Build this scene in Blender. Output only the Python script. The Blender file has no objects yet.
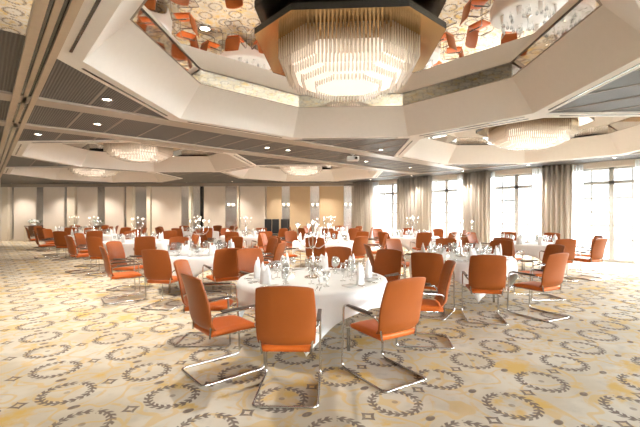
import bpy, bmesh, math, random
from mathutils import Vector, Matrix
random.seed(7)
PI = math.pi
S = bpy.context.scene
COL = S.collection

# ------------------------------------------------------------------ place and camera frame
H = 1.55                      # eye height
F = 378.0                     # focal length in px of a 640 px wide frame
YAW = math.radians(41.66)     # view direction, measured from +Y towards +X
FX, FY = math.sin(YAW), math.cos(YAW)
RX, RY = math.cos(YAW), -math.sin(YAW)
def w(X, D):                  # metres to the right / ahead of the camera -> room coordinates
    return (RX * X + FX * D, RY * X + FY * D)
def cang(a):                  # angle seen from the camera's frame -> angle in the room
    return a - YAW
def at(px, py, z):            # where the ray through a pixel meets height z
    D = F * (H - z) / (py - 214.0)
    return w((px - 320.0) / F * D, D)

# ------------------------------------------------------------------ materials
class NT:
    def __init__(s, name):
        s.m = bpy.data.materials.new(name); s.m.use_nodes = True
        s.t = s.m.node_tree; s.b = s.t.nodes['Principled BSDF']; s.out = s.t.nodes['Material Output']
    def n(s, typ): return s.t.nodes.new(typ)
    def l(s, a, b): s.t.links.new(a, b)
    def math(s, op, a, b=None, clamp=False):
        nd = s.n('ShaderNodeMath'); nd.operation = op; nd.use_clamp = clamp
        for i, v in enumerate((a, b)):
            if v is None: continue
            if isinstance(v, (int, float)): nd.inputs[i].default_value = v
            else: s.l(v, nd.inputs[i])
        return nd.outputs[0]
    def step(s, x, lo, hi):   # smooth ramp 0..1 between lo and hi
        nd = s.n('ShaderNodeMapRange'); nd.interpolation_type = 'SMOOTHSTEP'
        s.l(x, nd.inputs['Value']); nd.inputs['From Min'].default_value = lo; nd.inputs['From Max'].default_value = hi
        return nd.outputs['Result']
    def mix(s, f, a, b):
        nd = s.n('ShaderNodeMix'); nd.data_type = 'RGBA'
        if isinstance(f, (int, float)): nd.inputs[0].default_value = f
        else: s.l(f, nd.inputs[0])
        for i, v in ((6, a), (7, b)):
            if isinstance(v, tuple): nd.inputs[i].default_value = (*v, 1)
            else: s.l(v, nd.inputs[i])
        return nd.outputs[2]
    def noise(s, scale, detail=3, vec=None, rough=.55):
        nd = s.n('ShaderNodeTexNoise'); nd.inputs['Scale'].default_value = scale; nd.inputs['Detail'].default_value = detail
        nd.inputs['Roughness'].default_value = rough
        if vec is None: vec = s.obj()
        s.l(vec, nd.inputs['Vector']); return nd.outputs['Fac']
    def obj(s):
        if not hasattr(s, '_o'): s._o = s.n('ShaderNodeTexCoord').outputs['Object']
        return s._o
    def bump(s, h, strength, dist=.01):
        nd = s.n('ShaderNodeBump'); nd.inputs['Strength'].default_value = strength; nd.inputs['Distance'].default_value = dist
        s.l(h, nd.inputs['Height']); s.l(nd.outputs[0], s.b.inputs['Normal'])

def mat(name, c, rough=.5, metal=0., var=.06, scale=12., bump=0., bscale=120., spec=None, sheen=0.):
    k = NT(name)
    if var:
        f = k.noise(scale)
        lo = tuple(max(0, v * (1 - var)) for v in c); hi = tuple(min(1, v * (1 + var)) for v in c)
        k.l(k.mix(f, lo, hi), k.b.inputs['Base Color'])
    else:
        k.b.inputs['Base Color'].default_value = (*c, 1)
    k.b.inputs['Roughness'].default_value = rough; k.b.inputs['Metallic'].default_value = metal
    if spec is not None: k.b.inputs['Specular IOR Level'].default_value = spec
    if sheen: k.b.inputs['Sheen Weight'].default_value = sheen
    if bump: k.bump(k.noise(bscale, 2), bump, .004)
    return k.m

def emit_mat(name, c, strength, base=(.9, .9, .9)):
    k = NT(name); k.b.inputs['Base Color'].default_value = (*base, 1)
    k.b.inputs['Emission Color'].default_value = (*c, 1); k.b.inputs['Emission Strength'].default_value = strength
    k.b.inputs['Roughness'].default_value = .5
    return k.m

def glass_mat(name, tint, gloss, rough=.02):
    k = NT(name); k.t.nodes.remove(k.b)
    tr = k.n('ShaderNodeBsdfTransparent'); tr.inputs[0].default_value = (*tint, 1)
    gl = k.n('ShaderNodeBsdfGlossy'); gl.inputs['Color'].default_value = (1, 1, 1, 1); gl.inputs['Roughness'].default_value = rough
    lw = k.n('ShaderNodeLayerWeight'); lw.inputs[0].default_value = gloss
    mx = k.n('ShaderNodeMixShader'); k.l(lw.outputs['Facing'], mx.inputs[0]); k.l(tr.outputs[0], mx.inputs[1]); k.l(gl.outputs[0], mx.inputs[2])
    k.l(mx.outputs[0], k.out.inputs[0]); return k.m

def crystal_mat(name):
    k = NT(name); k.t.nodes.remove(k.b)
    tl = k.n('ShaderNodeBsdfTranslucent'); tl.inputs[0].default_value = (1, .95, .88, 1)
    tr = k.n('ShaderNodeBsdfTransparent'); tr.inputs[0].default_value = (1, .97, .93, 1)
    gl = k.n('ShaderNodeBsdfGlossy'); gl.inputs['Roughness'].default_value = .06
    lw = k.n('ShaderNodeLayerWeight'); lw.inputs[0].default_value = .35
    a = k.n('ShaderNodeMixShader'); a.inputs[0].default_value = .45
    k.l(tl.outputs[0], a.inputs[1]); k.l(tr.outputs[0], a.inputs[2])
    b = k.n('ShaderNodeMixShader'); k.l(lw.outputs['Facing'], b.inputs[0]); k.l(a.outputs[0], b.inputs[1]); k.l(gl.outputs[0], b.inputs[2])
    k.l(b.outputs[0], k.out.inputs[0]); return k.m

def carpet_mat():
    k = NT('carpet'); o = k.obj(); sp = k.n('ShaderNodeSeparateXYZ'); k.l(o, sp.inputs[0])
    P = .664; M = k.math
    warp = M('MULTIPLY', M('SUBTRACT', k.noise(9., 2), .5), .05)
    px = M('ADD', M('DIVIDE', M('SUBTRACT', sp.outputs[0], .54), P), 0.); py = M('DIVIDE', M('SUBTRACT', sp.outputs[1], 3.91), P)
    fx = M('SUBTRACT', M('FRACT', M('ADD', px, .5)), .5); fy = M('SUBTRACT', M('FRACT', M('ADD', py, .5)), .5)
    gx = M('SUBTRACT', M('FRACT', px), .5); gy = M('SUBTRACT', M('FRACT', py), .5)
    r = M('SQRT', M('ADD', M('MULTIPLY', fx, fx), M('MULTIPLY', fy, fy)))
    ang = M('ARCTAN2', fy, fx)
    d = M('ABSOLUTE', M('SUBTRACT', M('ADD', r, M('MULTIPLY', warp, .4)), .285))
    # laurel wreath: leaves swept back either side of a thin stem
    leaf = M('SINE', M('ADD', M('MULTIPLY', ang, 21.), M('MULTIPLY', d, 55.)))
    band = M('SUBTRACT', 1., k.step(d, .046, .064))
    wreath = M('MULTIPLY', band, k.step(leaf, -.6, .1))
    stem = M('SUBTRACT', 1., k.step(d, .008, .02))
    gapm = k.step(M('ABSOLUTE', M('SUBTRACT', ang, .9)), .05, .14)
    wreath = M('MULTIPLY', M('MAXIMUM', wreath, stem), gapm)
    dot = M('SUBTRACT', 1., k.step(r, .03, .045))
    dm = M('ADD', M('POWER', M('ABSOLUTE', gx), .8), M('POWER', M('ABSOLUTE', fy), .8))
    diam = M('MULTIPLY', k.step(dm, .085, .105), M('SUBTRACT', 1., k.step(dm, .165, .185)))
    ov = M('ADD', M('POWER', M('DIVIDE', fx, .07), 2.), M('POWER', M('DIVIDE', gy, .045), 2.))
    oval = M('SUBTRACT', 1., k.step(ov, .7, 1.2))
    dark = M('MAXIMUM', M('MAXIMUM', wreath, diam), M('MAXIMUM', oval, M('MULTIPLY', dot, .6)))
    wear = k.step(k.noise(14., 4), .25, .55)
    dark = M('MULTIPLY', dark, M('ADD', .55, M('MULTIPLY', wear, .4)))
    n1 = k.noise(2.1, 5, rough=.62); n2 = k.noise(1.15, 3); n3 = k.noise(6., 4)
    base = k.mix(k.step(n2, .38, .62), (.55, .475, .36), (.66, .60, .50))
    base = k.mix(M('MULTIPLY', k.step(n3, .5, .7), .45), base, (.45, .41, .35))
    # watercolour washes and loose scroll lines in mustard
    yl = k.step(n1, .53, .66)
    line = M('SUBTRACT', 1., k.step(M('ABSOLUTE', M('SUBTRACT', k.noise(2.6, 1), .5)), .012, .03))
    ringy = M('SUBTRACT', 1., k.step(M('ABSOLUTE', M('SUBTRACT', r, .47)), .012, .035))
    yl = M('MAXIMUM', M('MULTIPLY', yl, .85), M('MULTIPLY', M('MAXIMUM', line, M('MULTIPLY', ringy, k.step(n3, .4, .6))), .5))
    base = k.mix(M('MULTIPLY', yl, .95), base, (.66, .41, .085))
    col = k.mix(dark, base, (.185, .14, .115))
    k.l(col, k.b.inputs['Base Color']); k.b.inputs['Roughness'].default_value = .95
    k.b.inputs['Specular IOR Level'].default_value = .15
    k.bump(k.noise(260., 2), .35, .006)
    return k.m

def slat_mat():
    k = NT('dark_slats'); wv = k.n('ShaderNodeTexWave'); wv.bands_direction = 'X'; wv.inputs['Scale'].default_value = 9.
    wv.inputs['Distortion'].default_value = .0; k.l(k.obj(), wv.inputs['Vector'])
    c = k.mix(wv.outputs['Fac'], (.040, .033, .028), (.095, .08, .068))
    k.l(k.mix(k.noise(3.), c, (.07, .06, .052)), k.b.inputs['Base Color'])
    k.b.inputs['Roughness'].default_value = .5; k.bump(wv.outputs['Fac'], .5, .01); return k.m

def curtain_mat(name, c, transl):
    k = NT(name); wv = k.noise(40.)
    k.l(k.mix(wv, tuple(v * .9 for v in c), c), k.b.inputs['Base Color']); k.b.inputs['Roughness'].default_value = .9
    tl = k.n('ShaderNodeBsdfTranslucent'); tl.inputs[0].default_value = (*c, 1)
    mx = k.n('ShaderNodeMixShader'); mx.inputs[0].default_value = transl
    k.l(k.b.outputs[0], mx.inputs[1]); k.l(tl.outputs[0], mx.inputs[2]); k.l(mx.outputs[0], k.out.inputs[0]); return k.m

def sheer_mat():
    k = NT('sheer_voile'); t0 = k.n('ShaderNodeBsdfTransparent'); tl = k.n('ShaderNodeBsdfTranslucent'); tl.inputs[0].default_value = (.95, .95, .94, 1)
    mx = k.n('ShaderNodeMixShader'); mx.inputs[0].default_value = .5
    k.l(t0.outputs[0], mx.inputs[1]); k.l(tl.outputs[0], mx.inputs[2]); k.l(mx.outputs[0], k.out.inputs[0]); return k.m

M_carpet = carpet_mat()
M_slat = slat_mat()
M_plaster = mat('warm_plaster', (.77, .725, .67), .75, var=.03, bump=.05)
M_soffit = mat('pale_soffit', (.80, .75, .69), .6, var=.03)
M_beam = mat('bronze_beam', (.36, .30, .24), .38, metal=.25, var=.05)
M_strip = mat('aluminium_strip', (.34, .30, .26), .7, metal=.0, var=.03, spec=.15)
M_track = mat('tan_track', (.46, .36, .26), .4, metal=.2, var=.08)
M_black = mat('black_lacquer', (.015, .013, .012), .22, var=0)
M_mirror = mat('grey_mirror', (.86, .83, .79), .015, metal=1., var=0)
M_brushed = mat('brushed_mirror_strip', (.86, .85, .84), .22, metal=1., var=.04, scale=2.)
M_band = mat('smoked_mirror', (.66, .65, .63), .03, metal=1., var=0)
M_bronze = mat('bronze_mirror', (.40, .26, .11), .16, metal=1., var=0)
M_chrome = mat('chrome', (.62, .61, .60), .12, metal=1., var=.02)
M_silver = mat('polished_silver', (.86, .85, .83), .10, metal=1., var=.02)
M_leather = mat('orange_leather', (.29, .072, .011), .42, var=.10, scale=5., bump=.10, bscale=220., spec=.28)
M_leather_lit = mat('orange_leather_lit', (.56, .118, .014), .45, var=.08, scale=6., bump=.10, bscale=220., spec=.28)  # same leather as the backs, coloured brighter for the light on the seats
M_pad = mat('dark_arm_pad', (.09, .055, .035), .4, var=.1)
M_cloth = mat('white_damask', (.89, .88, .86), .8, var=.02, bump=.06, bscale=60., sheen=.2)
M_napkin = mat('white_linen', (.90, .89, .87), .8, var=.02)
M_china = mat('white_china', (.88, .87, .85), .18, var=0)
M_wood = mat('brown_wood', (.17, .075, .035), .45, var=.2, scale=8.)
M_panel = mat('beige_wall_fabric', (.72, .62, .52), .85, var=.04, scale=3., bump=.1, bscale=300.)
M_panel_tan = mat('tan_wall_fabric', (.54, .395, .245), .8, var=.04, scale=3., bump=.1, bscale=300.)
M_wall = mat('beige_paint', (.70, .64, .56), .8, var=.03)
M_white = mat('white_paint', (.52, .52, .51), .45, var=.02)
M_post = mat('cream_post', (.70, .60, .47), .5, var=.04)
M_terrace = mat('pale_terrace_stone', (.22, .22, .21), .8, var=.08)
M_curtain = curtain_mat('taupe_curtain', (.66, .60, .53), .25)
M_sheer = sheer_mat()
M_pane = glass_mat('window_glass', (.97, .98, .98), .12)
M_glass = glass_mat('clear_glass', (.95, .96, .96), .55)
M_crystal = crystal_mat('crystal')
M_core = emit_mat('chandelier_diffuser', (1., .82, .66), .5)
M_bulb = emit_mat('lit_lamp', (1., .90, .76), 14.)
M_flame = emit_mat('lit_candle_cup', (1., .86, .66), 3.)
M_blackf = mat('black_fabric', (.02, .02, .022), .7, var=.1)
M_green = mat('leaf_green', (.10, .17, .05), .6, var=.3)
M_petal = mat('white_petals', (.85, .83, .80), .7, var=.05)
M_plastic = mat('white_plastic', (.75, .75, .74), .4, var=0)

# ------------------------------------------------------------------ mesh helpers
class MB:
    def __init__(s): s.v = []; s.f = []; s.sm = []
    def add(s, vs, fs, smooth=False):
        o = len(s.v); s.v += [tuple(v) for v in vs]; s.f += [tuple(i + o for i in f) for f in fs]; s.sm += [smooth] * len(fs)
        return s
    def box(s, x0, x1, y0, y1, z0, z1, T=None):
        vs = [Vector((x, y, z)) for z in (z0, z1) for y in (y0, y1) for x in (x0, x1)]
        if T: vs = [T @ v for v in vs]
        return s.add(vs, [(0, 2, 3, 1), (4, 5, 7, 6), (0, 1, 5, 4), (2, 6, 7, 3), (0, 4, 6, 2), (1, 3, 7, 5)])
    def lathe(s, prof, n=16, c=(0, 0, 0), caps=True):
        vs = []; fs = []
        for r, z in prof:
            for i in range(n):
                a = 2 * PI * i / n; vs.append((c[0] + r * math.cos(a), c[1] + r * math.sin(a), c[2] + z))
        for j in range(len(prof) - 1):
            for i in range(n):
                fs.append((j * n + i, j * n + (i + 1) % n, (j + 1) * n + (i + 1) % n, (j + 1) * n + i))
        if caps:
            if prof[0][0] > 1e-4: fs.append(tuple(range(n - 1, -1, -1)))
            if prof[-1][0] > 1e-4: fs.append(tuple((len(prof) - 1) * n + i for i in range(n)))
        return s.add(vs, fs, True)
    def tube(s, pts, r, n=8, closed=False, radii=None):
        pts = [Vector(p) for p in pts]; m = len(pts); vs = []; fs = []; up = Vector((.13, .21, .97)).normalized()
        prev = None
        for i, p in enumerate(pts):
            if closed: t = pts[(i + 1) % m] - pts[i - 1]
            else: t = pts[min(i + 1, m - 1)] - pts[max(i - 1, 0)]
            t.normalize()
            if prev is None: a = t.cross(up); a = a if a.length > .05 else t.cross(Vector((1, 0, 0)))
            else: a = prev - t * prev.dot(t)
            a.normalize(); prev = a; b = t.cross(a); rr = radii[i] if radii else r
            for q in range(n):
                g = 2 * PI * q / n; vs.append(p + (a * math.cos(g) + b * math.sin(g)) * rr)
        for i in range(m if closed else m - 1):
            for q in range(n):
                j = (i + 1) % m; fs.append((i * n + q, i * n + (q + 1) % n, j * n + (q + 1) % n, j * n + q))
        if not closed: fs.append(tuple(range(n - 1, -1, -1))); fs.append(tuple((m - 1) * n + q for q in range(n)))
        return s.add(vs, fs, True)
    def prism(s, poly, z0, z1):
        n = len(poly); vs = [(x, y, z0) for x, y in poly] + [(x, y, z1) for x, y in poly]
        fs = [tuple(range(n - 1, -1, -1)), tuple(range(n, 2 * n))] + [(i, (i + 1) % n, n + (i + 1) % n, n + i) for i in range(n)]
        return s.add(vs, fs)
    def ring(s, A, B, za, zb):      # band between two equal-length polygons
        n = len(A); vs = [(x, y, za) for x, y in A] + [(x, y, zb) for x, y in B]
        return s.add(vs, [(i, (i + 1) % n, n + (i + 1) % n, n + i) for i in range(n)])
    def build(s, name, m, parent=None, loc=None, bevel=0., seg=2):
        me = bpy.data.meshes.new(name); me.from_pydata(s.v, [], s.f)
        bm = bmesh.new(); bm.from_mesh(me); bmesh.ops.recalc_face_normals(bm, faces=bm.faces); bm.to_mesh(me); bm.free()
        me.polygons.foreach_set('use_smooth', s.sm if len(s.sm) == len(me.polygons) else [False] * len(me.polygons))
        me.materials.append(m); o = bpy.data.objects.new(name, me); COL.objects.link(o)
        if parent: o.parent = parent
        if loc: o.location = loc
        if bevel:
            b = o.modifiers.new('bevel', 'BEVEL'); b.width = bevel; b.segments = seg; b.limit_method = 'ANGLE'
        return o

def smooth_path(pts, rad=.04, k=4):   # round the corners of a polyline
    P = [Vector(p) for p in pts]; out = [P[0]]
    for i in range(1, len(P) - 1):
        a = (P[i - 1] - P[i]); b = (P[i + 1] - P[i]); d = min(rad, a.length * .45, b.length * .45)
        p0 = P[i] + a.normalized() * d; p1 = P[i] + b.normalized() * d
        for j in range(k + 1):
            t = j / k; out.append((1 - t) ** 2 * p0 + 2 * t * (1 - t) * P[i] + t * t * p1)
    out.append(P[-1]); return out

def tag(o, label, cat, group=None):
    o['label'] = label; o['category'] = cat
    if group: o['group'] = group
    return o
def struct(o, label=None):
    o['kind'] = 'structure'
    if label: o['label'] = label
    return o
def thing(name, label, cat, loc=(0, 0, 0), rz=0., group=None):
    e = bpy.data.objects.new(name, None); COL.objects.link(e); e.empty_display_size = .1
    e.location = loc; e.rotation_euler = (0, 0, rz); return tag(e, label, cat, group)
def dup(src, loc, rz=0., label=None, group=None):
    def cp(o, par):
        c = o.copy(); COL.objects.link(c)
        if par: c.parent = par
        for ch in o.children: cp(ch, c)
        return c
    r = cp(src, None); r.location = loc; r.rotation_euler = (0, 0, rz)
    if label: r['label'] = label
    if group: r['group'] = group
    return r
class First:      # builds the first one, copies the rest
    def __init__(s, make): s.make = make; s.proto = None
    def __call__(s, loc, rz, label, group=None):
        if s.proto is None:
            s.proto = s.make(); o = s.proto; o.location = loc; o.rotation_euler = (0, 0, rz); o['label'] = label
            if group: o['group'] = group
            return o
        return dup(s.proto, loc, rz, label, group)

def octo(cx, cy, R, cut=None, rot=0.):
    h = R * math.tan(PI / 8) if cut is None else R - cut
    p = [(R, -h), (R, h), (h, R), (-h, R), (-R, h), (-R, -h), (-h, -R), (h, -R)]
    c, s_ = math.cos(rot), math.sin(rot)
    return [(cx + x * c - y * s_, cy + x * s_ + y * c) for x, y in p]
LIM = 28.95                         # the far wall stands on x + y = LIM
def clip(poly, lim=LIM + .12):
    out = []
    for i in range(len(poly)):
        a, b = poly[i], poly[(i + 1) % len(poly)]; da, db = a[0] + a[1] - lim, b[0] + b[1] - lim
        if da <= 0: out.append(a)
        if da * db < 0:
            t = da / (da - db); out.append((a[0] + (b[0] - a[0]) * t, a[1] + (b[1] - a[1]) * t))
    return out

# ------------------------------------------------------------------ floor
XW = 15.0; X0, Y0 = -7.0, -7.0
m = MB(); m.prism(clip([(X0, Y0), (XW + .12, Y0), (XW + .12, 40), (X0, 40)]), -.1, 0)
struct(m.build('floor', M_carpet), 'cream patterned carpet with brown laurel wreaths and mustard washes')
m = MB(); m.box(XW + .35, XW + 30, -40, 30, -.25, -.12); m.box(-30, XW + .35, -40, Y0 - .3, -.25, -.12)
struct(m.build('ground_terrace', M_terrace), 'pale terrace outside the tall windows')

# ------------------------------------------------------------------ ceiling
Z0, Z1, Z2 = 3.25, 3.76, 3.88
RB, RI, RT = 3.23, 3.0, 2.57
CA, CB = 3.81, 10.27
COFFERS = [(CA, 3.57), (CB, 3.57), (CA, 12.57), (CB, 12.57), (CA, 19.04)]
cells = []
def flat(m, x0, x1, y0, y1):
    p = clip([(x0, y0), (x1, y0), (x1, y1), (x0, y1)])
    if len(p) > 2: m.add([(x, y, Z0) for x, y in p], [tuple(range(len(p)))])
m = MB()
MX, MY = .36, 4.55      # mirrored bay left of the track
flat(m, X0, -1.2, Y0, 40); flat(m, -1.2, CA - RB, MY, 40); flat(m, CA - RB - .24, CA - RB, Y0, MY); flat(m, -1.2, MX, Y0, -1)
for cx, ys in ((CA, [3.57, 12.57, 19.04]), (CB, [3.57, 12.57])):
    y = Y0
    for cy in ys:
        flat(m, cx - RB, cx + RB, y, cy - RB)
        for sx in (-1, 1):
            for sy in (-1, 1):
                h = RB * math.tan(PI / 8)
                m.add([(cx + sx * RB, cy + sy * RB, Z0), (cx + sx * RB, cy + sy * h, Z0), (cx + sx * h, cy + sy * RB, Z0)], [(0, 1, 2)])
        y = cy + RB
    flat(m, cx - RB, cx + RB, y, 40)
flat(m, CB + RB, XW + .12, Y0, 40)
struct(m.build('ceiling', M_slat), 'dark slatted ceiling panels')
# beams across and thin strips along the ceiling
m = MB()
for y0, y1 in ((6.8, 7.22), (8.92, 9.34)):
    m.box(X0 + .1, CB + RB, y0, y1, Z0 - .035, Z0 + .01)
m.box(CB + RB, CB + RB + .12, Y0 + .1, LIM - CB - RB - .2, Z0 - .03, Z0 + .01)
struct(m.build('ceiling_beam', M_beam), 'bronze beams across the dark ceiling')
m = MB()
for k in range(-4, 22):
    x = .58 + .646 * k
    if not (-2.5 < x < 13.4): continue
    segs = [(7.22, 8.92)]
    for cx, cy in COFFERS:
        if abs(x - cx) < RB:
            hf = min(RB, RB * math.sqrt(2) - abs(x - cx))
            segs += [(cy - RB, cy - hf), (cy + hf, cy + RB)]
    if x < .5: segs += [(4.7, 6.8), (9.34, 24)]
    for a, b in segs:
        b = min(b, LIM - x - .1)
        if b - a > .12 and .3 < abs(x - .5): m.box(x - .016, x + .016, a, b, Z0 - .007, Z0 + .005)
struct(m.build('ceiling_strip', M_strip), 'thin aluminium strips along the dark ceiling panels')
m = MB(); m.box(-1.2, MX, -1, MY, Z0 - .004, Z0 + .02)
struct(m.build('ceiling_mirror', M_mirror), 'mirrored ceiling bay beside the partition track')
m = MB()
for a, b, dz in ((.30, .38, .05), (.42, .47, .035), (.51, .58, .05)): m.box(a, b, -2, 23.6, Z0 - dz, Z0 + .01)
struct(m.build('ceiling_track', M_track), 'tan metal track of the sliding partition, running along the ceiling')
m = MB(); m.box(.38, .42, -2, 23.6, Z0 - .012, Z0 + .004); m.box(.47, .51, -2, 23.6, Z0 - .012, Z0 + .004)
struct(m.build('ceiling_track_groove', M_black), 'black grooves of the partition track')

for i, (cx, cy) in enumerate(COFFERS):
    root = bpy.data.objects.new('ceiling_coffer', None); COL.objects.link(root); struct(root, 'octagonal ceiling coffer with plaster sides and mirrored top'); root.location = (cx, cy, 0)
    A, B, C, D_ = (octo(0, 0, r) for r in (RB, RI, RT, RT))
    m = MB(); m.ring(A, B, Z0 - .03, Z0 - .03); m.ring(octo(0, 0, RB), A, Z0 + .01, Z0 - .03)
    struct(m.build('border', M_soffit, root))
    m = MB(); m.ring(B, octo(0, 0, RT), Z0 - .03, Z1); struct(m.build('slope', M_plaster, root))
    m = MB(); m.ring(octo(0, 0, RT), octo(0, 0, RT), Z1, Z2); struct(m.build('mirror_band', M_band, root))
    m = MB(); m.add([(x, y, Z2) for x, y in octo(0, 0, RT)], [tuple(range(8))]); struct(m.build('mirror_panel', M_mirror, root))
    m = MB(); m.ring(octo(0, 0, RT + .01), octo(0, 0, RT - .022), Z1 - .005, Z1 - .005)
    struct(m.build('chrome_trim', M_strip, root))
    # black air slots in the flat border, one along each side
    m = MB(); r_ = RB - .09
    for q in range(8):
        a = PI / 4 * q; T = Matrix.Rotation(a, 4, 'Z')
        m.box(r_ - .014, r_ + .014, -1.05, 1.05, Z0 - .036, Z0 - .028, T)
    struct(m.build('air_slot', M_black, root))

# ------------------------------------------------------------------ window wall
WIN = [(-7.0 + 1.3, 1), (-2.95, 1), (-.05, 1), (2.85, 1), (5.75, 1), (8.65, 1), (11.55, 1)]
WW, WT = 1.06, 3.06     # half width, head height
m = MB(); y = Y0
for c, _ in WIN:
    m.box(XW, XW + .3, y, c - WW, 0, Z0 + .1); m.box(XW, XW + .3, c - WW, c + WW, WT, Z0 + .1); y = c + WW
m.box(XW, XW + .3, y, 14.3, 0, Z0 + .1)
struct(m.build('wall_right', M_wall), 'beige wall with tall french windows')
for i, (c, _) in enumerate(WIN):
    root = bpy.data.objects.new('window_%d' % (i + 1), None); COL.objects.link(root); root.location = (XW + .14, c, 0)
    struct(root, 'tall white french window between taupe curtains')
    m = MB(); b = .07
    for y0, y1, z0, z1, t in ((-WW, -WW + b, 0, WT, .05), (WW - b, WW, 0, WT, .05), (-WW, WW, WT - b, WT, .05), (-WW, WW, 0, .10, .05),
                              (-.07, .07, .1, WT, .05), (-WW, WW, 2.52, 2.62, .05)):
        m.box(-t, t, y0, y1, z0, z1)
    struct(m.build('window_frame', M_white, root))
    m = MB(); mb_ = .026
    for sy in (-1, 1):
        m.box(-.03, .03, sy * .53 - mb_, sy * .53 + mb_, .1, WT - .07)
        for z in (.72, 1.17, 1.62, 2.07): m.box(-.02, .02, min(sy * .07, sy * (WW - .07)), max(sy * .07, sy * (WW - .07)), z - mb_, z + mb_)
    struct(m.build('glazing_bar', M_white, root))
    m = MB()
    for sy in (-1, 1): m.box(-.004, .004, min(sy * .07, sy * (WW - .07)), max(sy * .07, sy * (WW - .07)), .1, WT - .07)
    struct(m.build('window_glass', M_pane, root))
# curtains
def curtain(name, y0, y1, x, mt, label, cat, amp, pitch, group, z1=Z0 - .02):
    mm = MB(); n = max(8, int((y1 - y0) / pitch * 8)); zs = [.02, .8, 1.6, 2.4, z1]; vs = []
    for z in zs:
        for j in range(n + 1):
            t = j / n; yy = y0 + (y1 - y0) * t
            ph = 2 * PI * (yy - y0) / pitch
            vs.append((x + amp * math.sin(ph) + .3 * amp * math.sin(ph * .37 + 1) * (1 - z / 4), yy + .25 * amp * math.cos(ph * .5 + z), z))
    fs = [(a * (n + 1) + j, a * (n + 1) + j + 1, (a + 1) * (n + 1) + j + 1, (a + 1) * (n + 1) + j) for a in range(len(zs) - 1) for j in range(n)]
    mm.add(vs, fs, True); o = mm.build(name, mt); so = o.modifiers.new('thick', 'SOLIDIFY'); so.thickness = .004
    return tag(o, label, cat, group)
cur = [(3.86, 4.74, 'taupe curtain between the two windows nearest the right edge of the photo'),
       (6.58, 7.12, 'taupe curtain on the near side of the second pier from the right'), (7.20, 7.72, 'taupe curtain on the far side of the second pier from the right'),
       (9.15, 10.0, 'taupe curtain on the near side of the third pier from the right'), (10.08, 11.0, 'taupe curtain on the far side of the third pier from the right'),
       (12.55, 13.85, 'taupe curtain in the far corner where windows meet the panelled wall')]
for y0, y1, lb in cur: curtain('curtain', y0, y1, XW - .30, M_curtain, lb, 'curtain', .07, .155, 'taupe window curtains')
for c, lb in ((2.85, 'rightmost window'), (5.75, 'second window from the right'), (8.65, 'third window from the right'), (11.55, 'window nearest the far corner')):
    curtain('sheer_curtain', c - 1.12, c - .62, XW - .14, M_sheer, 'white sheer curtain on the near side of the ' + lb, 'curtain', .03, .09, 'sheer window curtains', Z0 - .05)
    curtain('sheer_curtain', c + .72, c + 1.12, XW - .14, M_sheer, 'white sheer curtain on the far side of the ' + lb, 'curtain', .03, .09, 'sheer window curtains', Z0 - .05)

# ------------------------------------------------------------------ walls behind and the panelled far wall
m = MB(); m.box(X0 - .2, X0, Y0 - .2, LIM - X0 + .2, -.1, Z0 + .1); struct(m.build('wall_left', M_wall))
ADDED_RWIN = (-4.6, -1.7, 1.2, 4.1, 7.0, 9.9, 12.8)  # unseen windows added behind the camera to even out the light
m = MB(); x = X0 - .2
for c in ADDED_RWIN:
    m.box(x, c - WW, Y0 - .2, Y0, -.1, Z0 + .1); m.box(c - WW, c + WW, Y0 - .2, Y0, WT, Z0 + .1); m.box(c - WW, c + WW, Y0 - .2, Y0, -.1, .05); x = c + WW
m.box(x, XW + .3, Y0 - .2, Y0, -.1, Z0 + .1)
struct(m.build('wall_rear', M_wall), 'rear wall with tall windows added to let in light')
for i, c in enumerate(ADDED_RWIN):
    root = bpy.data.objects.new('window_%d' % (i + 8), None); COL.objects.link(root); root.location = (c, Y0 - .1, 0); struct(root, 'unseen tall window added in the rear wall for daylight')
    m = MB()
    for x0, x1, z0, z1 in ((-WW, -WW + .07, .05, WT), (WW - .07, WW, .05, WT), (-WW, WW, WT - .07, WT), (-WW, WW, .05, .12), (-.07, .07, .12, WT), (-WW, WW, 2.52, 2.62)): m.box(x0, x1, -.05, .05, z0, z1)
    struct(m.build('window_frame', M_white, root))
    m = MB()
    for sx in (-1, 1): m.box(min(sx * .07, sx * (WW - .07)), max(sx * .07, sx * (WW - .07)), -.004, .004, .12, WT - .07)
    struct(m.build('window_glass', M_pane, root))
FW = bpy.data.objects.new('wall_back', None); COL.objects.link(FW); FW.location = (XW, LIM - XW, 0); FW.rotation_euler = (0, 0, 3 * PI / 4)
struct(FW, 'far wall of beige fabric panels between mirrored strips')     # local +X runs left along the wall, local +Y is behind... the room lies on local -Y... see sgn
def wl(px):                     # pixel column -> distance along the far wall from the window corner
    a = (px - 320.) / F; D = LIM / (FX + RX * a + FY + RY * a); x, y = w(a * D, D)
    return (XW - x) * math.sqrt(2)
# after a 135 degree turn local +Y points to (-.707,-.707): into the room
def fwall(name, mt, spans, y0, y1, z0, z1, bev=0.):
    for a, b in spans:
        mm = MB(); mm.box(wl(b), wl(a), y0, y1, z0, z1); struct(mm.build(name, mt, FW, bevel=bev))
m = MB(); m.box(-.3, 31, -.25, -.10, -.1, Z0 + .1); struct(m.build('back_panel', M_wall, FW))
m = MB(); m.box(-.3, 31, -.10, .0, 3.08, Z0 + .05); struct(m.build('top_fascia', M_beam, FW))
fwall('wall_panel', M_panel, [(14, 36), (43.5, 64), (78, 97), (105, 124), (152, 181), (204, 225), (240, 265)], -.1, .02, .0, 3.05)
fwall('wall_panel', M_panel_tan, [(267, 281.5), (290, 310), (319.5, 343.5)], -.1, .02, .0, 3.05)
fwall('mirror_strip', M_brushed, [(10, 14), (36.5, 43), (64.5, 68), (97.5, 104.5), (124.5, 127), (135, 147), (181.5, 189), (193, 200), (225.5, 237), (282, 289.5), (310.5, 319), (344, 351.5)], -.1, -.02, .0, 3.07)
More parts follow.
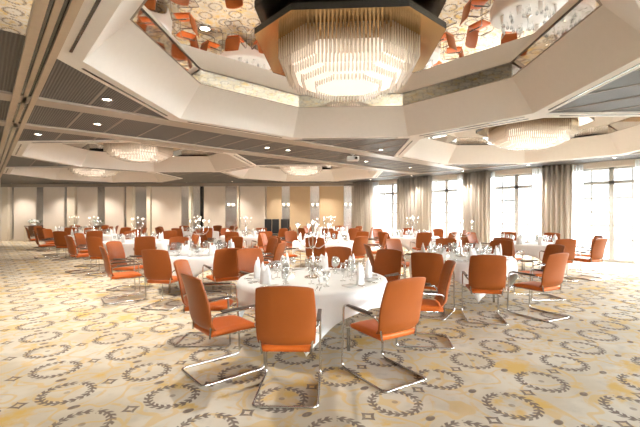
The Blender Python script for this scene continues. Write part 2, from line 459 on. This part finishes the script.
fwall('pilaster', M_post, [(3.5, 9.6), (68.5, 76), (127.5, 134), (147.5, 151.2), (189.5, 192), (237.5, 239.4)], -.1, .12, .0, 3.08)
fwall('dark_post', M_black, [(200.5, 203.2)], -.1, .06, .0, 3.07)
m = MB(); m.box(-.1, 30, 0.02, .035, 0, .12); struct(m.build('baseboard_back', M_post, FW))
# partition stacked at the end of the track
m = MB(); m.box(.28, .60, 23.6, 24.3, 0, Z0); struct(m.build('pillar', M_post), 'cream pillar at the far end of the partition track')

# wall sconces in the mirror strips, white twin cups on a chrome arm
def make_sconce():
    t = thing('wall_sconce', '', 'lamp')
    mm = MB(); mm.box(-.05, .05, 0, .02, -.14, .14); mm.build('backplate', M_chrome, t)
    for sx in (-1, 1):
        mm = MB(); mm.tube(smooth_path([(0, .02, -.05), (sx * .10, .10, -.08), (sx * .12, .10, .02)], .05), .008, 6); mm.build('arm', M_chrome, t)
        mm = MB(); mm.lathe([(.02, 0), (.045, .05), (.05, .12), (.03, .12)], 10, (sx * .12, .10, .02)); mm.build('lamp_cup', M_flame, t)
    return t
sc = First(make_sconce)
for px, lb in ((286, 'wall sconce in the mirror strip above the black chairs'), (315, 'wall sconce in the mirror strip between the two tan panels'), (348, 'wall sconce in the mirror strip beside the corner curtain'), (231, 'wall sconce in the wide mirror strip at the middle of the far wall')):
    d = wl(px); loc = FW.matrix_basis @ Vector((d, -.02, 1.98)); sc(loc, 3 * PI / 4, lb, 'wall sconces')

# ------------------------------------------------------------------ chandeliers
def ring_points(R, cut, step, rot):
    p = octo(0, 0, R, cut, rot); out = []
    for i in range(8):
        a, b = Vector(p[i]), Vector(p[(i + 1) % 8]); L = (b - a).length; n = max(1, round(L / step))
        for j in range(n): out.append(a + (b - a) * (j / n))
    return out
ZP = 3.68
TIERS = [(.84, .36, 3.42), (.79, .40, 3.35), (.71, .36, 3.28), (.59, .32, 3.22), (.42, .24, 3.18)]
ROTC = PI / 4 - math.radians(3.3) * 0
def rod(mm, x, y, z0, z1, r=.0125, n=6):
    mm.lathe([(r, z1), (r, z0 + .02), (.002, z0)], n, (x, y, 0))
def chandelier(cx, cy, label, detail):
    ox, oy = w(-.10, -.17); cx += ox; cy += oy
    t = thing('chandelier', label, 'chandelier', (cx, cy, 0), 0, 'crystal chandeliers')
    mm = MB(); P = octo(0, 0, 1.12, .51, ROTC); Q = octo(0, 0, 1.085, .495, ROTC)
    mm.ring(P, P, ZP, ZP + .075); mm.ring(P, octo(0, 0, .1, None, ROTC), ZP + .075, ZP + .075)
    mm.build('black_rim', M_black, t)
    mm = MB(); mm.add([(x, y, ZP + .004) for x, y in P], [tuple(range(8))]); mm.build('bronze_plate', M_bronze, t)
    mm = MB(); mm.lathe([(.09, ZP + .07), (.09, Z2 - .001)], 16); mm.build('ceiling_mount', M_black, t)
    mm = MB()
    prof = [(0.001, 3.62), (.60, 3.61), (.70, 3.54), (.70, 3.42), (.62, 3.34), (.50, 3.28), (.34, 3.24), (0.001, 3.23)]
    for (ra, za), (rb, zb) in zip(prof, prof[1:]): mm.ring(octo(0, 0, ra, ra * .42, ROTC), octo(0, 0, rb, rb * .42, ROTC), za, zb)
    mm.build('glowing_diffuser', M_core, t)
    cam = Vector((-cx, -cy)).normalized(); pts = []
    for R, cut, zb in TIERS:
        for p in ring_points(R, cut, .045, ROTC): pts.append((p.x, p.y, zb))
    if detail:
        near = sorted(pts, key=lambda p: -(p[0] * cam.x + p[1] * cam.y))
        ns, rest = near[:100], near[100:]; proto = None
        for x, y, zb in ns:
            key = zb
            mm = MB(); rod(mm, 0, 0, zb, ZP); 
            if not isinstance(proto, dict): proto = {}
            if key in proto:
                o = proto[key].copy(); COL.objects.link(o); o.parent = t; o.location = (x, y, 0)
            else:
                o = mm.build('crystal_rod', M_crystal, t, (x, y, 0)); proto[key] = o
    else: rest = pts
    mm = MB()
    for x, y, zb in rest: rod(mm, x, y, zb, ZP, n=5)
    o = mm.build('crystal_rods', M_crystal, t); o['kind'] = 'stuff'
    return t
chandelier(*COFFERS[0], 'large crystal chandelier above the nearest table, filling the top of the photo', True)
chandelier(*COFFERS[1], 'crystal chandelier in the coffer by the windows on the right', False)
chandelier(*COFFERS[2], 'crystal chandelier in the second coffer along the left side', False)
chandelier(*COFFERS[3], 'crystal chandelier in the far middle coffer before the tan panels', False)
chandelier(*COFFERS[4], 'crystal chandelier in the farthest coffer on the left', False)

# ------------------------------------------------------------------ downlights, projector
SPOT_W = 190.
def make_down():
    t = thing('downlight', '', 'ceiling light')
    mm = MB(); mm.lathe([(.075, 0), (.085, -.012), (.06, -.014), (.055, 0)], 20, caps=False); mm.build('rim', M_chrome, t)
    mm = MB(); mm.lathe([(.001, -.006), (.057, -.006)], 20, caps=False); mm.build('lamp', M_bulb, t)
    L = bpy.data.lights.new('downlight_beam', 'SPOT'); L.energy = SPOT_W; L.color = (1., .93, .84); L.spot_size = math.radians(105); L.spot_blend = .8; L.shadow_soft_size = .06
    lo = bpy.data.objects.new('downlight_beam', L); COL.objects.link(lo); lo.parent = t; lo.location = (0, 0, -.03)
    return t
dn = First(make_down)
DL = [(107, 99, 'upper of the recessed downlights in the dark ceiling at the left'), (38, 134, 'recessed downlight close to the partition track'),
      (288, 150, 'recessed downlight in the dark ceiling below the big coffer'), (361, 152, 'recessed downlight just right of the projector'), (381, 149.5, 'recessed downlight right of the projector, nearer the windows'),
      (258, 155.5, 'recessed downlight in dark ceiling left of the projector')]
for px, py, lb in DL:
    x, y = at(px, py, Z0); dn((x, y, Z0 - .001), 0, lb, 'recessed downlights')
for k, (yy, lb) in enumerate(((2.6, 'first from the right'), (5.0, 'second from the right'), (7.4, 'third from the right'), (9.8, 'fourth from the right'), (12.2, 'fifth from the right, by the corner'))):
    dn((14.15, yy, Z0 - .001), 0, 'recessed downlight above the window curtains, ' + lb, 'recessed downlights')
x, y = at(205, 28, Z2); dn((x, y, Z2 - .001), 0, 'recessed downlight in the mirrored coffer left of the big chandelier', 'recessed downlights')
for cx, cy, nm in ((CA, 12.57, 'second coffer on the left'), (CA, 19.04, 'farthest coffer on the left'), (CB, 12.57, 'far middle coffer')):  # extra lamps added in the farther coffers to lift the dim floor
    for q, (dx, dy) in enumerate(((-1.74, .92), (1.74, -.92), (.92, 1.74), (-.92, -1.74))):
        dn((cx + dx, cy + dy, Z2 - .001), 0, 'added fill downlight in the mirrored top of the ' + nm, 'added fill downlights in the ' + nm)
for k, (x, y) in enumerate(((1.6, 8.1), (5.4, 8.1), (9.2, 8.1), (11.6, 8.1))):  # fill lamps added in the flat gap for more light
    dn((x, y, Z0 - .001), 0, 'added fill downlight between the two crossing beams, %s from the track' % ('first', 'second', 'third', 'fourth')[k], 'recessed downlights')
for k in range(5):  # added out of view to brighten the left wall and its reflections
    dn((-3.2, 12 + 4.5 * k, Z0 - .001), 0, 'unseen fill downlight added in the ceiling on the far side of the partition track', 'added fill downlights beyond the track')
for k in range(9):      # wall-wash lamps added along the far wall to brighten its panels
    d = 1.6 + 2.45 * k; p = FW.matrix_basis @ Vector((d, .9, Z0 - .001))
    dn(p, 0, 'added wall-wash downlight before the far wall, %s from the corner curtain' % ('first', 'second', 'third', 'fourth', 'fifth', 'sixth', 'seventh', 'eighth', 'ninth')[k], 'recessed downlights')

px_, py_ = w(.93, 10.7)
t = thing('projector', 'white projector hanging under the ceiling near the middle of the room', 'projector', (px_, py_, 0), -YAW)
m = MB(); m.box(-.17, .17, -.14, .14, 3.06, 3.17); m.build('body', M_plastic, t, bevel=.015)
m = MB(); m.tube([(.08, -.15, 3.115), (.08, -.13, 3.115)], .04, 14); m.build('lens', M_black, t)
m = MB(); m.lathe([(.02, 3.17), (.02, Z0 - .012), (.06, Z0 - .010), (.06, Z0)], 12); m.build('mount', M_plastic, t)

# ------------------------------------------------------------------ chair
def chair_back():
    nx, nz = 12, 10; front = []; back = []
    for k in range(nz + 1):
        v = k / nz
        for j in range(nx + 1):
            u = -1 + 2 * j / nx
            # rounded top corners and gently arched top edge
            wdt = .238 + .012 * math.sin(PI * min(1, v * 1.1)) - .006 * max(0, v - .92) / .08
            ztop = .985 - .022 * u * u - .006 * max(0, abs(u) - .9) / .1
            z = .47 + (ztop - .47) * v
            x = u * wdt
            y = -.235 - .105 * v + .02 * math.sin(PI * v) - .038 * (1 - u * u)
            if v < .12: y += (.12 - v) * .35
            front.append((x, y, z)); back.append((x * 1.0, y - .034 + .012 * abs(u) ** 4, z + .002))
    n = nx + 1; mm = MB(); N = len(front); fs = []
    for k in range(nz):
        for j in range(nx):
            a = k * n + j; fs.append((a, a + 1, a + n + 1, a + n)); fs.append((N + a, N + a + n, N + a + n + 1, N + a + 1))
    edge = [j for j in range(n)] + [k * n + nx for k in range(1, nz + 1)] + [nz * n + j for j in range(nx - 1, -1, -1)] + [k * n for k in range(nz - 1, 0, -1)]
    for i in range(len(edge)):
        a, b = edge[i], edge[(i + 1) % len(edge)]; fs.append((a, a + N, b + N, b))
    mm.add(front + back, fs, False); return mm
def chair_seat():
    nx, ny = 10, 10; top = []; bot = []
    for k in range(ny + 1):
        v = k / ny
        for j in range(nx + 1):
            u = -1 + 2 * j / nx
            hw = .215 + .015 * v - .02 * max(0, v - .9) / .1
            x = u * hw; y = -.245 + .50 * v - .02 * max(0, abs(u) - .8) / .2 * (v > .9)
            crown = .018 * (1 - u ** 4) * (1 - (2 * v - 1) ** 6)
            top.append((x, y, .455 + crown + .012 * math.sin(v * PI) - .012 * max(0, v - .85) / .15)); bot.append((x * .96, y * .98, .413 + .012 * v))
    n = nx + 1; N = len(top); fs = []
    for k in range(ny):
        for j in range(nx):
            a = k * n + j; fs.append((a, a + 1, a + n + 1, a + n)); fs.append((N + a, N + a + n, N + a + n + 1, N + a + 1))
    edge = [j for j in range(n)] + [k * n + nx for k in range(1, ny + 1)] + [ny * n + j for j in range(nx - 1, -1, -1)] + [k * n for k in range(ny - 1, 0, -1)]
    for i in range(len(edge)):
        a, b = edge[i], edge[(i + 1) % len(edge)]; fs.append((a, a + N, b + N, b))
    return MB().add(top + bot, fs, True)
def make_chair():
    t = thing('cantilever_chair', '', 'chair')
    chair_seat().build('seat', M_leather_lit, t)
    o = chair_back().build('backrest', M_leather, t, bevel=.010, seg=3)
    for p in o.data.polygons: p.use_smooth = True
    hw = .262; r = .0115
    pts = [(hw, -.215, .625), (hw, .27, .645), (hw, .30, r), (hw, -.35, r), (-hw, -.35, r), (-hw, .30, r), (-hw, .27, .645), (-hw, -.215, .625)]
    MB().tube(smooth_path(pts, .055, 5), r, 8).build('sled_frame', M_chrome, t)
    for s in (-1, 1):
        mm = MB(); mm.tube(smooth_path([(s * hw, -.20, .625), (s * .235, -.245, .60), (s * .20, -.25, .40)], .05), .010, 6)
        mm.build('back_bracket', M_chrome, t)
    mm = MB(); mm.tube([(-hw, .284, .402), (hw, .284, .402)], .010, 8); mm.tube(smooth_path([(-.16, .284, .402), (-.16, -.20, .402)], .03), .010, 6); mm.tube([(.16, .284, .402), (.16, -.20, .402)], .010, 6)
    mm.build('seat_rail', M_chrome, t)
    for s in (-1, 1):
        mm = MB(); mm.box(s * hw - .02, s * hw + .02, -.17, .20, .643, .662); mm.build('arm_pad', M_pad, t, bevel=.007)
    return t
chair = First(make_chair)

# ------------------------------------------------------------------ tables
TR = .92; TZ = .75
def make_table():
    t = thing('round_table', '', 'table')
    MB().lathe([(.0, .70), (TR - .02, .70), (TR - .01, .71), (TR - .01, TZ - .008), (0.0, TZ - .008)], 48).build('tabletop', M_wood, t)
    for k in range(4):
        a = PI / 4 + k * PI / 2; x, y = .62 * math.cos(a), .62 * math.sin(a)
        MB().tube([(x, y, 0.0), (x * .98, y * .98, .70)], .02, 10).build('leg', M_chrome, t)
    return t
def make_cloth():
    n = 96; vs = [(0, 0, TZ)]; rings = []
    tip0 = PI / 4
    prof = [(.5, 0, 0), (.85, 0, 0), (TR - .01, 0, 0)]
    def drop(a):
        t = (1 / max(abs(math.cos(a - tip0)), abs(math.sin(a - tip0))) - 1) / .4142      # a square cloth, points at the corners
        return .215 + .43 * t ** 1.05 + .008 * math.sin(9 * a)
    for r, _, _ in prof: rings.append([(r * math.cos(2 * PI * i / n), r * math.sin(2 * PI * i / n), TZ) for i in range(n)])
    for s_ in (.06, .25, .5, .75, 1.):
        ring = []
        for i in range(n):
            a = 2 * PI * i / n; d = drop(a) * s_; fold = math.sin(12 * a + 1.3 * math.sin(3 * a)) * .022 * s_
            r = TR + .008 + fold + .012 * s_ - .03 * s_ * max(0, -math.cos(4 * (a - tip0))) ** 3
            ring.append((r * math.cos(a), r * math.sin(a), TZ - .004 - d))
        rings.append(ring)
    fs = []
    for R_ in rings: vs += R_
    for i in range(n): fs.append((0, 1 + i, 1 + (i + 1) % n))
    for j in range(len(rings) - 1):
        for i in range(n): fs.append((1 + j * n + i, 1 + (j + 1) * n + i, 1 + (j + 1) * n + (i + 1) % n, 1 + j * n + (i + 1) % n))
    o = MB().add(vs, fs, True).build('tablecloth', M_cloth); so = o.modifiers.new('thick', 'SOLIDIFY'); so.thickness = .003; so.offset = 1.
    return tag(o, '', 'tablecloth')
def make_candelabrum():
    t = thing('candelabrum', '', 'candle holder')
    MB().lathe([(.11, 0), (.11, .012), (.05, .03), (.018, .06), (.012, .1)], 20).build('base', M_silver, t)
    MB().lathe([(.012, .08), (.018, .2), (.010, .25), (.010, .50), (.02, .53), (.010, .56), (.010, .66)], 12).build('stem', M_silver, t)
    spots = [(0, 0, .66)]
    for k in range(4):
        a = PI / 4 + k * PI / 2 + .25; c, s_ = math.cos(a), math.sin(a)
        MB().tube(smooth_path([(0, 0, .40), (.07 * c, .07 * s_, .36), (.19 * c, .19 * s_, .44), (.20 * c, .20 * s_, .62)], .08, 5), .006, 6).build('arm', M_silver, t)
        spots.append((.20 * c, .20 * s_, .62))
    for p in spots:
        MB().lathe([(.010, 0), (.026, .02), (.031, .07), (.027, .07), (.022, .025)], 12, p, caps=False).build('glass_cup', M_glass, t)
        MB().lathe([(.014, .016), (.016, .045), (.0, .06)], 10, p).build('tealight', M_flame, t)
    return t
def make_napkin():      # tall fold opening into two points
    n = 20; vs = []; H_ = .285
    rows = [(0, .072), (.18, .070), (.42, .064), (.62, .056), (.80, .044), (1., .026)]
    for v, r in rows:
        for i in range(n):
            a = 2 * PI * i / n; x = r * math.cos(a) * (1 + .10 * math.cos(3 * a)); y = .55 * r * math.sin(a) * (1 + .16 * math.cos(4 * a))
            z = H_ * v
            if v > .5:      # valley between the points
                k = math.exp(-(x / .020) ** 2); z -= H_ * .42 * (v - .5) * 2 * k
                z -= H_ * .16 * (v - .5) * 2 * (x > 0)
                x += (.016 if x > 0 else -.012) * (v - .5)
            vs.append((x, y, z))
    fs = [(j * n + i, j * n + (i + 1) % n, (j + 1) * n + (i + 1) % n, (j + 1) * n + i) for j in range(len(rows) - 1) for i in range(n)]
    fs += [tuple(range(n - 1, -1, -1)), tuple((len(rows) - 1) * n + i for i in range(n))]
    o = MB().add(vs, fs, True).build('napkin', M_napkin); return tag(o, '', 'napkin')
def make_wine():
    o = MB().lathe([(.036, 0), (.034, .004), (.006, .010), (.0045, .09), (.02, .105), (.036, .13), (.040, .16), (.032, .215), (.0305, .215), (.038, .16), (.034, .132), (.01, .11), (.001, .108)], 16, caps=False).build('wine_glass', M_glass)
    return tag(o, '', 'glass')
def make_water():
    o = MB().lathe([(.034, 0), (.032, .004), (.007, .010), (.006, .05), (.03, .07), (.040, .10), (.038, .165), (.0365, .165), (.038, .10), (.028, .073), (.001, .066)], 16, caps=False).build('water_goblet', M_glass)
    return tag(o, '', 'glass')
def make_plate():
    o = MB().lathe([(.0, .004), (.05, .003), (.082, .012), (.083, .015), (.052, .008), (.0, .008)], 24, caps=False).build('side_plate', M_china); return tag(o, '', 'plate')
def make_knife():
    t = thing('table_knife', '', 'knife')
    MB().tube([(0, -.11, .006), (0, -.06, .006), (0, -.01, .006)], .005, 6, radii=[.006, .0055, .004]).build('handle', M_silver, t)
    MB().prism([(-.006, -.012), (.006, -.012), (.010, .05), (.006, .10), (-.004, .115), (-.007, .05)], .005, .007).build('blade', M_silver, t); return t
def make_fork():
    t = thing('table_fork', '', 'fork')
    MB().tube([(0, -.11, .006), (0, -.05, .006), (0, .03, .008)], .004, 6, radii=[.006, .005, .003]).build('handle', M_silver, t)
    mm = MB(); mm.prism([(-.004, .025), (.004, .025), (.013, .05), (.013, .06), (-.013, .06), (-.013, .05)], .007, .0095)
    for k in range(4): mm.box(-.013 + k * .0073, -.009 + k * .0073, .058, .10, .007, .0095)
    mm.build('tines', M_silver, t); return t
def make_tumbler():
    t = thing('votive_holder', '', 'candle holder')
    MB().lathe([(.03, 0), (.036, .07), (.033, .07), (.028, .006)], 14, caps=False).build('glass_cup', M_glass, t)
    MB().lathe([(.022, .008), (.022, .03), (.0, .034)], 10).build('tealight', M_flame, t); return t
def make_card():
    o = MB().add([(-.045, -.03, 0), (.045, -.03, 0), (.045, 0, .10), (-.045, 0, .10), (-.045, .03, 0), (.045, .03, 0)], [(0, 1, 2, 3), (3, 2, 5, 4)]).build('menu_card', M_napkin)
    so = o.modifiers.new('thick', 'SOLIDIFY'); so.thickness = .002; return tag(o, '', 'card')
table, cloth, cand, napk, wine, water, plate, knife, fork, votive, card = (First(f) for f in (make_table, make_cloth, make_candelabrum, make_napkin, make_wine, make_water, make_plate, make_knife, make_fork, make_tumbler, make_card))

XS = (3.12, 7.2, 11.5); YS = (3.6, 7.9, 12.2, 16.4, 20.6)
t1 = w(-.09, 4.75)
TABLES = [
    (t1[0], t1[1], 'the round table nearest the camera', 3),
    (*w(-2.5, 7.85), 'the second table along the left side', 2),
    (*w(2.64, 7.1), 'the near table right of centre', 2),
    (*w(5.72, 10.4), 'the near table by the right-hand windows', 1),
    (*w(.12, 11.1), 'the table behind the nearest one', 2),
    (*w(3.3, 13.5), 'the second table along the windows', 1),
    (*w(-5.4, 11.2), 'the third table along the left side', 1),
    (XS[1], YS[2], 'the third table along the middle row', 1),
    (XS[2], YS[2], 'the farthest table along the windows', 1),
    (XS[0], YS[3], 'the fourth table along the left side', 1),
    (XS[1], YS[3], 'the farthest table along the middle row', 1),
    (XS[0], YS[4], 'the farthest table along the left side', 1)]
ANG = [(-95, 'near side, back to the camera'), (-53, 'near right side'), (-6, 'right side'), (41, 'far right side'),
       (78, 'far side, facing the camera'), (125, 'far left side'), (179, 'left side'), (-136, 'near left side')]
T1C = {3: (.88, 5.80, 228), 0: (-.27, 3.36, 88), 1: (.60, 3.69, 121), 7: (-.95, 3.79, 40), 2: (1.22, 4.62, 172), 6: (-1.35, 4.64, 2)}      # measured seats of the nearest table
rnd = random.Random(11)
for ti, (tx, ty, tn, lod) in enumerate(TABLES):
    rnd = random.Random(20 + ti)
    tipA = cang(math.radians(-93)) + rnd.uniform(-.15, .15) * (ti > 2)
    table((tx, ty, 0), tipA, 'round banquet table hidden under a white cloth, ' + tn, 'round banquet tables')
    cloth((tx, ty, 0), tipA, 'white cloth hanging in points over ' + tn, 'white tablecloths')
    cand((tx, ty, TZ + .003), cang(.3) + rnd.uniform(-.4, .4) * (ti > 0), 'silver candelabrum with lit cups on ' + tn, 'silver candelabra')
    for q, (deg, where) in enumerate(ANG):
        if ti == 0 and q in T1C:
            X, D, hd = T1C[q]; cx, cy = w(X, D); rz = cang(math.radians(hd)) - PI / 2
        else:
            a = cang(math.radians(deg - 6 * (q == 1) + 9 * (q == 7 and ti == 2) + rnd.uniform(-3, 3) * (ti > 0))); R_ = 1.38 + rnd.uniform(0, .10)
            cx, cy = tx + R_ * math.cos(a), ty + R_ * math.sin(a); rz = a + PI / 2 + math.radians(rnd.uniform(-9, 9))
        if cx + cy > LIM - .6: continue
        chair((cx, cy, 0), rz, 'orange chair at %s, %s' % (tn, where), 'orange chairs around the tables')
    for q, (deg, where) in enumerate(ANG):
        a = cang(math.radians({0: -95, 1: -38, 2: 0, 7: -140}.get(q, deg) if ti == 0 else deg)); c, s_ = math.cos(a), math.sin(a)
        def pl(rr, side): return (tx + rr * c - side * s_, ty + rr * s_ + side * c, TZ + .003)
        rz = a + PI / 2
        if ti or q: napk(pl(.70, 0), rz + rnd.uniform(-.4, .4), 'white napkin folded upright on ' + tn, 'folded napkins on ' + tn)
        wine(pl(.50, .13), rz, 'clear stemmed wine glass on ' + tn, 'wine glasses on ' + tn)
        water(pl(.57, .21), rz, 'clear short-stemmed goblet on ' + tn, 'goblets on ' + tn)
        if lod >= 2:
            plate(pl(.70, -.235), rz, 'white side plate on ' + tn, 'side plates on ' + tn)
            for f_, sd in ((.12, 0), (.155, 1)):
                knife(pl(.72, f_), rz, 'silver table knife laid on ' + tn, 'table knives on ' + tn)
                fork(pl(.72, -f_ + .01), rz, 'silver table fork laid on ' + tn, 'table forks on ' + tn)
        if lod >= 1:
            wine(pl(.44, .03), rz, 'clear stemmed wine glass on ' + tn, 'wine glasses on ' + tn)
    if lod >= 2:
        for k in range(3):
            a = k * 2 * PI / 3 + .5; votive((tx + .26 * math.cos(a), ty + .26 * math.sin(a), TZ + .003), 0, 'small lit votive in a glass cup on ' + tn, 'votives on ' + tn)
        a = cang(-1.2); card((tx + .33 * math.cos(a), ty + .33 * math.sin(a), TZ + .003), a + PI / 2, 'small white folded card on ' + tn, None)

# ------------------------------------------------------------------ by the far wall
def make_console():
    t = thing('console_table', '', 'table')
    MB().box(-.36, .36, -.2, .2, .86, .90).build('top', M_wood, t, bevel=.006)
    MB().box(-.14, .14, -.16, .16, .30, .86).build('cabinet', M_wood, t, bevel=.006)
    for sx in (-1, 1):
        for sy in (-1, 1): MB().box(sx * .33 - .025, sx * .33 + .025, sy * .17 - .025, sy * .17 + .025, 0, .86).build('leg', M_post, t)
    return t
def make_flowers():
    t = thing('flower_bowl', '', 'flowers'); r_ = random.Random(3)
    MB().lathe([(.06, 0), (.12, .04), (.16, .12), (.15, .12), (.10, .05)], 16, caps=False).build('bowl', M_china, t)
    mm = MB(); g = MB()
    for k in range(46):
        a = r_.uniform(0, 2 * PI); e = r_.uniform(.1, 1.5); R_ = .26 * r_.uniform(.75, 1.)
        p = (R_ * 1.15 * math.cos(a) * math.cos(e), R_ * math.sin(a) * math.cos(e), .13 + R_ * .8 * math.sin(e))
        (mm if k % 4 else g).lathe([(.0, -.03), (.04, -.012), (.045, .01), (.02, .03), (0, .02)], 7, p, caps=False)
    o = mm.build('blossoms', M_petal, t); o['kind'] = 'stuff'; o = g.build('leaves', M_green, t); o['kind'] = 'stuff'
    return t
con, flo = First(make_console), First(make_flowers)
for px, lb in ((39, 'at the far left of the wall'), (101, 'second mirror strip from the left')):
    p = FW.matrix_basis @ Vector((wl(px), .42, 0))
    con(p, 3 * PI / 4, 'brown console table against a mirror strip, ' + lb, 'console tables'); flo((p.x, p.y, .90), 0, 'white flowers in a bowl on a console table, ' + lb, 'bowls of flowers')
def make_black_chair():
    t = thing('black_chair', '', 'chair')
    MB().box(-.19, .19, -.22, .22, .42, .48).build('seat', M_blackf, t, bevel=.02)
    MB().box(-.19, .19, -.25, -.20, .50, 1.28).build('backrest', M_blackf, t, bevel=.02)
    for sx in (-1, 1):
        for sy in (-1, 1): MB().tube([(sx * .16, sy * .19, 0), (sx * .16, sy * .19, .43)], .015, 6).build('leg', M_black, t)
        MB().tube([(sx * .16, -.215, .44), (sx * .16, -.225, .60)], .012, 6).build('back_post', M_black, t)
    return t
bc = First(make_black_chair)
for px, lb in ((269.5, 'left one of three before the tan panels'), (276.8, 'middle one of three before the tan panels'), (285.5, 'right one of three, under a wall sconce')):
    p = FW.matrix_basis @ Vector((wl(px), .6, 0)); bc((p.x, p.y, 0), 3 * PI / 4, 'tall black chair by the far wall, ' + lb, 'black chairs by the far wall')

# ------------------------------------------------------------------ daylight, camera, view
W = bpy.data.worlds.new('World'); S.world = W; W.use_nodes = True
bg = W.node_tree.nodes['Background']; bg.inputs[0].default_value = (.93, .97, 1., 1); bg.inputs[1].default_value = 2.0
L = bpy.data.lights.new('overcast_sun', 'SUN'); L.energy = 62.; L.color = (.95, .98, 1.); L.angle = math.radians(110)
o = bpy.data.objects.new('overcast_sun', L); COL.objects.link(o); o.location = (30, -30, 30); o.rotation_euler = Vector((-1, .85, -.75)).to_track_quat('-Z', 'Y').to_euler()
for i, (c, _) in enumerate(WIN):      # sampling portals in the window openings
    L = bpy.data.lights.new('window_portal', 'AREA'); L.shape = 'RECTANGLE'; L.size = 3.06; L.size_y = 2.12; L.cycles.is_portal = True
    o = bpy.data.objects.new('window_portal', L); COL.objects.link(o); o.location = (XW + .32, c, 1.53); o.rotation_euler = (0, PI / 2, 0)
for c in ADDED_RWIN:
    L = bpy.data.lights.new('window_portal', 'AREA'); L.shape = 'RECTANGLE'; L.size = 2.12; L.size_y = 3.0; L.cycles.is_portal = True
    o = bpy.data.objects.new('window_portal', L); COL.objects.link(o); o.location = (c, Y0 - .22, 1.55); o.rotation_euler = (PI / 2, 0, 0)
cam = bpy.data.cameras.new('camera'); co = bpy.data.objects.new('camera', cam); COL.objects.link(co)
cam.sensor_fit = 'HORIZONTAL'; cam.sensor_width = 36.; cam.lens = 36. * F / 640.; cam.shift_y = .0008; cam.clip_end = 200
co.location = (0, 0, H); co.rotation_euler = (PI / 2, 0, -YAW); S.camera = co
S.view_settings.view_transform = 'Standard'; S.view_settings.look = 'None'; S.view_settings.gamma = 1.; S.view_settings.use_curve_mapping = False
S.view_settings.exposure = .82
S.cycles.max_bounces = 10; S.cycles.diffuse_bounces = 5; S.cycles.glossy_bounces = 6; S.cycles.transparent_max_bounces = 24; S.cycles.transmission_bounces = 4
S.cycles.sample_clamp_indirect = 4.; S.cycles.use_denoising = True
